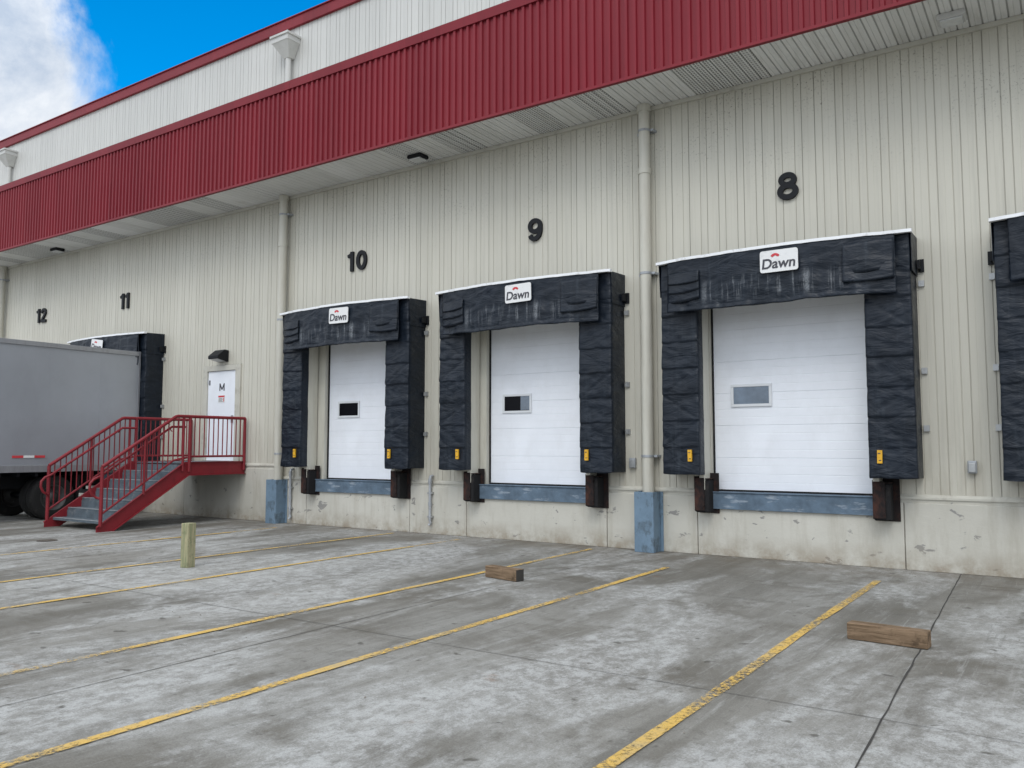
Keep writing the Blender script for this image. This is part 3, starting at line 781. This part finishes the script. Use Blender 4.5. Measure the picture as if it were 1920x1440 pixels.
for xa in (-20.45,-22.36):
    mb=MB(); mb.box(xa,xa+.59,-1.98,-1.97,.25,1.05); make('mud_flap',shift(mb),'rubber',tr)
mb=MB()
for x in (-20.4,-21.9): mb.box(x-.06,x+.06,-13.2,-13.05,.1,1.12); mb.box(x-.14,x+.14,-13.27,-12.98,.0,.1)
mb.box(-21.9,-20.4,-13.15,-13.1,.5,.56); make('landing_gear',shift(mb),'greyp',tr)

# ------------------------------------------------------------ timber
mb=MB(); mb.box(-.07,.07,-.07,.07,0,.62)
o=make('wooden_post',mb,'woodg',None,bevel=.006,loc=(-10.46,-5.47,0),rot=(0,0,math.radians(8)))
tag(o,'short square greenish treated timber post standing on the concrete','wooden post')
def block(x,y,l,h,d,ang,lab):
    mb=MB(); mb.box(-l/2,l/2,0,d,0.004,h)
    me=make('timber_chock',mb,['woodb','joint'],None,bevel=.007,loc=(x,y,0),rot=(0,0,ang)); tag(me,lab,'wooden block','loose timber blocks on the paving')
    for i,p in enumerate(me.data.polygons):
        if abs(p.normal.x)>.9 and p.center.x>0 and l<.62: p.material_index=1
    return me
block(-6.16,-3.89,.58,.15,.14,math.atan2(-.12,.58),'short brown timber block with dark end lying on paving')
block(-1.40,-4.90,.655,.145,.14,math.atan2(-.05,.65),'weathered brown timber block lying across a paving joint')
mb=MB(); mb.tube([(0,0,.0045),(0,0,.011)],.17,32)
for i in range(-3,4): mb.box(-.11,.11,i*.038-.007,i*.038+.007,.011,.014)
o=make('manhole_cover',mb,'iron',None,loc=(-15.5,-4.88,0)); tag(o,'round rusty iron manhole cover set in the concrete','manhole cover')

# ------------------------------------------------------------ ground
mb=MB(); G=600
mb.add([(-G,-G,0),(G,-G,0),(G,G,0),(-G,G,0)],[(0,1,2,3)])
g=make('ground',mb,'ground'); g["kind"]="structure"
def strip(mb,pts,w,z):
    vs=[];
    for i,p in enumerate(pts):
        a=pts[max(0,i-1)]; b_=pts[min(len(pts)-1,i+1)]; d=Vector((b_[0]-a[0],b_[1]-a[1])).normalized(); nx,ny=-d.y,d.x
        ww=w*(1+.3*random.uniform(-1,1)) if w<.03 else w+random.uniform(-.007,.007)
        vs+=[(p[0]+nx*ww/2,p[1]+ny*ww/2,z),(p[0]-nx*ww/2,p[1]-ny*ww/2,z)]
    mb.add(vs,[(2*i,2*i+1,2*i+3,2*i+2) for i in range(len(pts)-1)])
for x0,x1,wd,mt in ((-1.30,-1.02,.013,'joint'),(-5.92,-5.90,.008,'joint'),(-10.5,-10.5,.007,'fjoint'),(-15.1,-15.1,.008,'fjoint'),(-19.7,-19.7,.008,'fjoint'),(3.4,3.4,.010,'joint')):
    mb=MB(); strip(mb,[(x0+(x1-x0)*(-.06-y)/8+random.uniform(-.005,.005),y) for y in [-.06-.25*i for i in range(120)]],wd,.004)
    g=make('paving_joint',mb,mt); g["kind"]="structure"
for y,mt in ((-3.48,'fjoint'),(-7.05,'joint'),(-10.62,'fjoint'),(-14.2,'joint'),(-17.8,'joint')):
    mb=MB(); strip(mb,[(x,y+random.uniform(-.004,.004)) for x in [-40+.25*i for i in range(220)]],.006,.0055)
    g=make('paving_cross_joint',mb,mt); g["kind"]="structure"
for sx_,sy_,ang,ln in ((-8.3,-7.1,-1.3,1.5),(-12.5,-3.6,1.25,3.2),(-3.3,-3.5,1.4,2.6),(-.3,-3.5,1.6,2.9)):
    p=[(sx_,sy_)]; a=ang; mb=MB()
    for i in range(int(ln/.06)):
        a=ang+(a-ang)*.8+random.uniform(-.5,.5); p.append((p[-1][0]+.06*math.cos(a),p[-1][1]+.06*math.sin(a)))
    strip(mb,p,.0035,.007); g=make('paving_crack',mb,'fjoint'); g["kind"]="structure"
for x,ys,dx in ((-2.12,-1.30,0),(-4.80,-1.72,.0),(-6.70,-.45,.02),(-9.41,-.55,.02),(-11.17,-.40,-.06),(-13.95,-.95,-.12)):
    mb=MB(); strip(mb,[(x+dx*(ys-y)/8+.006*math.sin(y*1.3+x),y) for y in [ys-.25*i for i in range(80)]],.09,.009)
    g=make('parking_line',mb,'yellow'); g["kind"]="structure"
mb=MB()
for i in range(420):
    x=random.uniform(-19,3); y=-.06-abs(random.gauss(0,.35)) if i%3 else random.uniform(-9,-.1)
    r=random.uniform(.004,.013); a=random.random()*3; 
    vs=[(x+r*math.cos(a+k*1.5708)*random.uniform(.6,1.2),y+r*math.sin(a+k*1.5708)*random.uniform(.6,1.2),.003) for k in range(4)]+[(x,y,.003+r*.9)]
    mb.add(vs,[(0,1,4),(1,2,4),(2,3,4),(3,0,4),(3,2,1,0)])
g=make('grit',mb,'stone'); g["kind"]="stuff"; tag(g,'scattered grey grit and small stones on the paving','grit')

# ------------------------------------------------------------ world
w=bpy.data.worlds.new('World'); S.world=w; w.use_nodes=True
nt=w.node_tree; nt.nodes.clear(); n=N(nt)
out=nt.nodes.new('ShaderNodeOutputWorld'); bg=nt.nodes.new('ShaderNodeBackground'); nt.links.new(bg.outputs[0],out.inputs[0])
sky=nt.nodes.new('ShaderNodeTexSky'); sky.sky_type='NISHITA'; sky.sun_disc=False
SE,SA=48,160
sky.sun_elevation=math.radians(SE); sky.sun_rotation=math.radians(SA); sky.ozone_density=2.0; sky.dust_density=.3
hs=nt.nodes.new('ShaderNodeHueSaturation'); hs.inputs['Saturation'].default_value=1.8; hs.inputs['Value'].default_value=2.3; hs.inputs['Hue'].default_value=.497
nt.links.new(sky.outputs[0],hs.inputs['Color'])
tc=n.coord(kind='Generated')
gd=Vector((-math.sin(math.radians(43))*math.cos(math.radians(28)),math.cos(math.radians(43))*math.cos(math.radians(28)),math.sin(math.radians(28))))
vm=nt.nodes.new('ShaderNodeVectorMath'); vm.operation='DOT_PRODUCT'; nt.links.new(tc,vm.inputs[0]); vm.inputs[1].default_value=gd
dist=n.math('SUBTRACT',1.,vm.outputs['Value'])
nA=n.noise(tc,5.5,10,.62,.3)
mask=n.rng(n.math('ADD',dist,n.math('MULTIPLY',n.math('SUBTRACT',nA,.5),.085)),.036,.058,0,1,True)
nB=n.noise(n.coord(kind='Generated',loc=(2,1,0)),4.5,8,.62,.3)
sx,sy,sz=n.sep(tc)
bright=n.math('MULTIPLY',n.rng(sy,.7,-.7,.85,1.72),n.rng(sz,.0,.8,.85,1.5))  # clouds made brighter behind the camera, out of view, to light the wall
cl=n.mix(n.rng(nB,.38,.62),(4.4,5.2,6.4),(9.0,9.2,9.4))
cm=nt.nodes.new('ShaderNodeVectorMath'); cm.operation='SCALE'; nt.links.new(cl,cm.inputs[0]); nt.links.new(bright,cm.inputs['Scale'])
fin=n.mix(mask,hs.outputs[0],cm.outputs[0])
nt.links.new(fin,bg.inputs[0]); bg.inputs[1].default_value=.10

sd=bpy.data.lights.new('sun','SUN'); sd.energy=.9; sd.angle=math.radians(24); sd.color=(1,.96,.9)
so=bpy.data.objects.new('sun',sd); COL.objects.link(so)
az=math.radians(SA)
d=Vector((math.sin(az)*math.cos(math.radians(SE)),math.cos(az)*math.cos(math.radians(SE)),math.sin(math.radians(SE))))
so.rotation_euler=d.to_track_quat('Z','Y').to_euler(); so.location=(0,-20,20)

# ------------------------------------------------------------ camera
cd=bpy.data.cameras.new('camera'); cd.sensor_width=36; cd.lens=1550/1920*36; cd.clip_end=2000
co=bpy.data.objects.new('camera',cd); COL.objects.link(co); co.location=(0,CAMY,H)
co.rotation_euler=(math.radians(90)+math.atan(118/1550),0,math.radians(34.04))
S.camera=co
S.view_settings.view_transform='Standard'; S.view_settings.look='None'; S.view_settings.exposure=0
